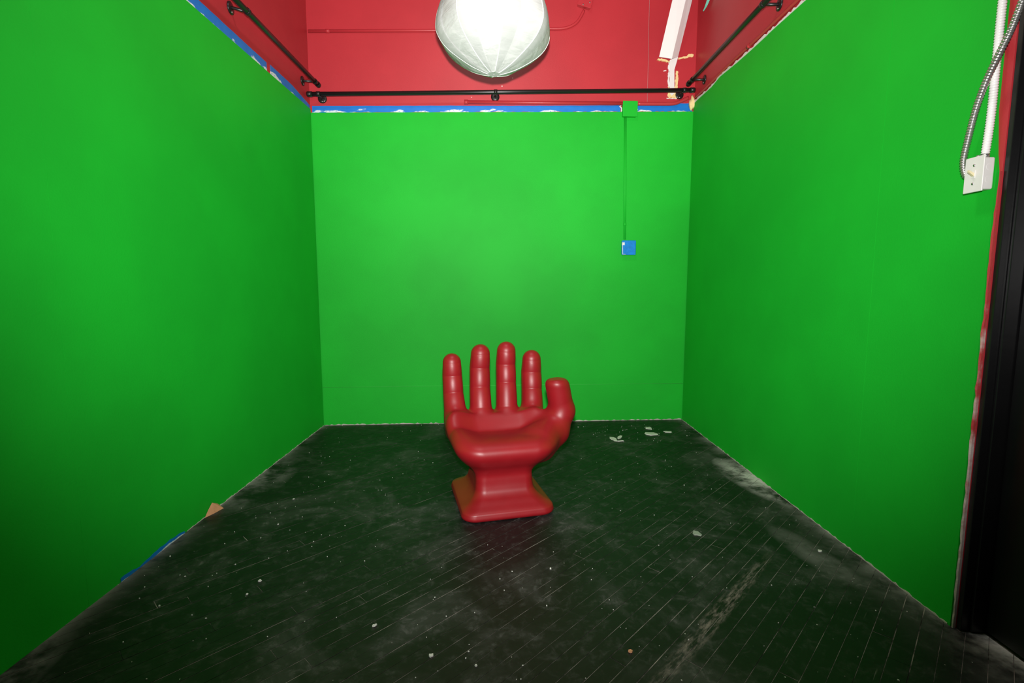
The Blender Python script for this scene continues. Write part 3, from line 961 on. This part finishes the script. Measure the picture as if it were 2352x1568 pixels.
t4 = strip('masking_tape', lambda t: back_pt(t, 0), None, nb, wob(ts, lambda x: zgb(x) + .0035, .003), wob(ts, lambda x: zgb(x) + .052 + (.018 if x > 1.40 else 0), .0008), .0016, M['tape_back'])
tag(t4, 'short blue masking tape on the back wall, right of the green box', 'tape', 'blue masking tape strips')
random.seed(14)
ts = list(np.linspace(1.98, 2.40, 20))
t5 = strip('masking_tape', lambda t: (xl(t) + .012, t), None, nl, [(t, .001) for t in ts], [(t, .007 + .016 * abs(math.sin(9 * t)) + random.uniform(-.003, .003)) for t in ts], .0015, M['tape'])
tag(t5, 'crumpled blue masking tape at the foot of the left wall', 'tape', 'blue masking tape strips')

random.seed(51)
def foot(name, label, base, out, t0, t1, n, hi):
    ts = list(np.linspace(t0, t1, n))
    o = strip(name, base, None, out, [(t, .0006) for t in ts], [(t, .0012 + hi * random.random() ** 1.6) for t in ts], .0022, M['plaster'])
    struct(o, label, 'baseboard')
foot('baseboard_back', 'thin pale caulk line at the foot of the back wall', lambda t: back_pt(t, .0101), nb, -1.655, 1.56, 160, .011)
foot('baseboard_right', 'thin pale caulk line at the foot of the right wall', lambda t: (xr(t) - .0107, t), nr, 1.72, 4.53, 160, .008)
foot('baseboard_left', 'thin pale caulk line at the foot of the left wall', lambda t: (xl(t) + .0104, t), nl, 2.42, 4.33, 120, .007)

# ------------------------------------------------------------------ light switch with two flexible conduits
def rp(y, z, o): return Vector((xr(y) + nr[0] * o, y + nr[1] * o, z))
ow = rp(1.745, 1.54, .0)
sw = empty('light_switch', ow)
tag(sw, 'white surface mounted light switch box on the right wall by the black door', 'switch')
def right_box(name, y0, y1, z0, z1, d0, d1, m, bev, parent=None):
    pts = [(y0, z0), (y1, z0), (y1, z1), (y0, z1)]
    bm = prism_bm([rp(y, z, d1) - ow for y, z in pts], [rp(y, z, d0) - ow for y, z in pts])
    bmesh.ops.recalc_face_normals(bm, faces=bm.faces)
    bevel(bm, bev, 3)
    return from_bm(name, bm, m, parent or sw)
right_box('box_body', 1.716, 1.770, 1.546, 1.650, .0105, .050, M['white_plastic'], .006)
pl = right_box('cover_plate', 1.708, 1.778, 1.540, 1.656, .0505, .0555, M['white_plastic'], .0022)
n3 = Vector((nr[0], nr[1], 0)).normalized()
for zc in (1.628, 1.568):
    c0 = rp(1.743, zc, .0553) - ow
    tube('screw', [c0, c0 + n3 * .0018], .0042, M['screw'], pl, seg=10)
right_box('toggle_slot', 1.736, 1.750, 1.586, 1.612, .0553, .0572, M['white_plastic'], .0008)
c0 = rp(1.743, 1.598, .057) - ow
bm = prism_bm([c0 + Vector((0, a, b)) for a, b in ((-.0045, -.006), (.0045, -.006), (.0045, .004), (-.0045, .004))],
              [c0 + n3 * .017 + Vector((0, a, b + .011)) for a, b in ((-.0035, -.004), (.0035, -.004), (.0035, .003), (-.0035, .003))])
from_bm('toggle', bm, M['ivory'], sw)
# knock-out discs on the side that faces the room
for zc in (1.578, 1.618):
    c0 = rp(1.7163, zc, .030) - ow
    ko = tube('knockout', [c0, c0 + Vector((0, -.0010, 0))], .010, M['white_plastic'], sw, seg=16)
    for pg in ko.data.polygons: pg.use_smooth = False
for yy in (1.733, 1.756):
    c0 = rp(yy, 1.650, .030) - ow
    tube('cable_clamp', [c0, c0 + Vector((0, 0, .008)), c0 + Vector((0, 0, .014))], .010, M['screw'], sw, seg=10, radii=[.011, .011, .008])

def flex(name, label, pts, r, m, pitch=.0085):
    path = catmull(pts, 24)
    # resample evenly, then make it ribbed
    dist = [0.0]
    for i in range(1, len(path)): dist.append(dist[-1] + (path[i] - path[i - 1]).length)
    step = pitch / 4
    n = int(dist[-1] / step)
    res, rad = [], []
    j = 0
    for i in range(n + 1):
        s = i * step
        while j < len(dist) - 2 and dist[j + 1] < s: j += 1
        t = (s - dist[j]) / max(1e-9, dist[j + 1] - dist[j])
        res.append(path[j].lerp(path[j + 1], min(1, t)))
        rad.append(r * (1 + (.16, .06, -.10, .06)[i % 4]))
    o = tube(name, res, r, m, None, seg=12, radii=rad)
    tag(o, label, 'conduit', 'flexible conduits at the switch')
    return o
flex('flexible_conduit', 'white ribbed flexible conduit rising straight up from the switch', [rp(1.735, 1.664, .030), rp(1.735, 1.78, .024), rp(1.737, 1.94, .022), rp(1.737, 2.1, .022), rp(1.735, 2.3, .022), rp(1.735, 2.55, .022)], .0108, M['white_paint'])
flex('flexible_conduit', 'bare metal ribbed flexible conduit looping into the side of the switch', [rp(1.56, 2.30, .06), rp(1.620, 2.115, .060), rp(1.654, 2.023, .060), rp(1.690, 1.956, .060), rp(1.730, 1.893, .055), rp(1.766, 1.816, .048), rp(1.792, 1.724, .042), rp(1.806, 1.665, .038), rp(1.804, 1.627, .036), rp(1.795, 1.604, .034), rp(1.780, 1.598, .033)], .0095, M['steel_flex'])

# ------------------------------------------------------------------ litter on the floor
random.seed(31)
def flake(name, label, x, y, sx, sy, rz, m=M['chip'], cat='flake', group='plaster flakes on the floor', th=.003, z=.0006):
    n = 9
    ring_ = [(math.cos(2 * math.pi * i / n) * sx * random.uniform(.55, 1.1), math.sin(2 * math.pi * i / n) * sy * random.uniform(.55, 1.1)) for i in range(n)]
    c, s = math.cos(rz), math.sin(rz)
    ring_ = [(a * c - b * s, a * s + b * c) for a, b in ring_]
    lo = [(a, b, 0) for a, b in ring_]; hi = [(a * .92, b * .92, th + random.uniform(0, th)) for a, b in ring_]
    o = from_bm(name, prism_bm(lo, hi), m)
    o.location = (x, y, z)
    if label: tag(o, label, cat, group)
    return o
flake('plaster_flake', 'pale plaster flake near the back wall, farthest of the pair beside the corner', 1.185, 4.265, .040, .045, .2)
flake('plaster_flake', 'long pale plaster flake, nearer of the pair beside the back right corner', 1.160, 4.09, .065, .050, -.5)
flake('plaster_flake', 'narrow pale plaster flake closest to the back right corner', 1.315, 4.150, .045, .025, -.2)
flake('plaster_flake', 'crumbled pale plaster flake on the floor right of the thumb', .815, 3.955, .028, .070, .2)
flake('plaster_flake', 'small pale plaster sliver beside the crumbled flake', .88, 4.00, .020, .055, -.5)
flake('plaster_flake', 'thin pale plaster splinter just in front of the crumbled flake', .862, 3.90, .035, .012, .1)
flake('plaster_flake', 'lone grey green plaster flake in the middle of the right floor', .919, 2.393, .032, .028, .4, simple('grey_green_chip', (.26, .30, .24), .8, .2))
flake('plaster_flake', 'small white plaster flake on the dusty patch near the right wall', 1.432, 2.227, .011, .011, 0)
for (lx, ly, lab, s) in ((-1.055, 1.99, 'white plaster crumb on the left boards', .010), (-.50, 1.71, 'white plaster crumb with a sliver beside it in the left foreground', .009),
                         (-.27, 1.56, 'curved white splinter lying low in the foreground', .012), (.40, 1.58, 'tan wood splinter crumb in the right foreground', .010)):
    flake('plaster_crumb', lab, lx, ly, s, s * .7, .5, M['cardboard'] if 'tan' in lab else M['chip'], 'crumb', 'crumbs on the floor')
# fine crumbs nobody could count
random.seed(41)
bm = bmesh.new()
for i in range(330):
    y = 1.3 + 3.1 * random.random() ** 1.2
    x = random.uniform(xl(y) + .06, xr(y) - .06)
    s = random.uniform(.0011, .0028) * (1.8 if random.random() < .10 else 1)
    if abs(x + .05) < .5 and 2.3 < y < 3.3: continue
    if random.random() < .12: x = .9 + random.uniform(-.35, .35); y = 4.1 + random.uniform(-.25, .25)
    a = random.random() * 6.28
    c_, s_ = math.cos(a) * s, math.sin(a) * s
    e = random.uniform(.5, 1.6)
    lo = [(x + c_ * e, y + s_ * e, .0004), (x - s_, y + c_, .0004), (x - c_ * e, y - s_ * e, .0004), (x + s_, y - c_, .0004)]
    hi = [(px * .8 + x * .2, py * .8 + y * .2, .0004 + s) for px, py, _ in lo]
    prism_bm(lo, hi, bm)
cr = from_bm('plaster_crumbs', bm, M['chip'])
tag(cr, 'fine white plaster crumbs scattered over the black floor', 'debris', kind='stuff')
# torn brown paper against the left wall
ow = Vector((xl(2.63) + .016, 2.63, .001))
A = [(0, -.062, 0), (.018, -.01, .0), (.032, .055, .0), (.004, .050, .028), (.0, .008, .052), (-.001, -.03, .026)]
fr = [Vector(a) for a in A]; bk = [a + Vector((-.0015, 0, .0005)) for a in fr]
bm = prism_bm(fr, bk)
bmesh.ops.triangulate(bm, faces=bm.faces)
cp = from_bm('paper_scrap', bm, M['cardboard'])
cp.location = ow
tag(cp, 'torn brown paper scrap leaning at the foot of the left wall', 'paper')
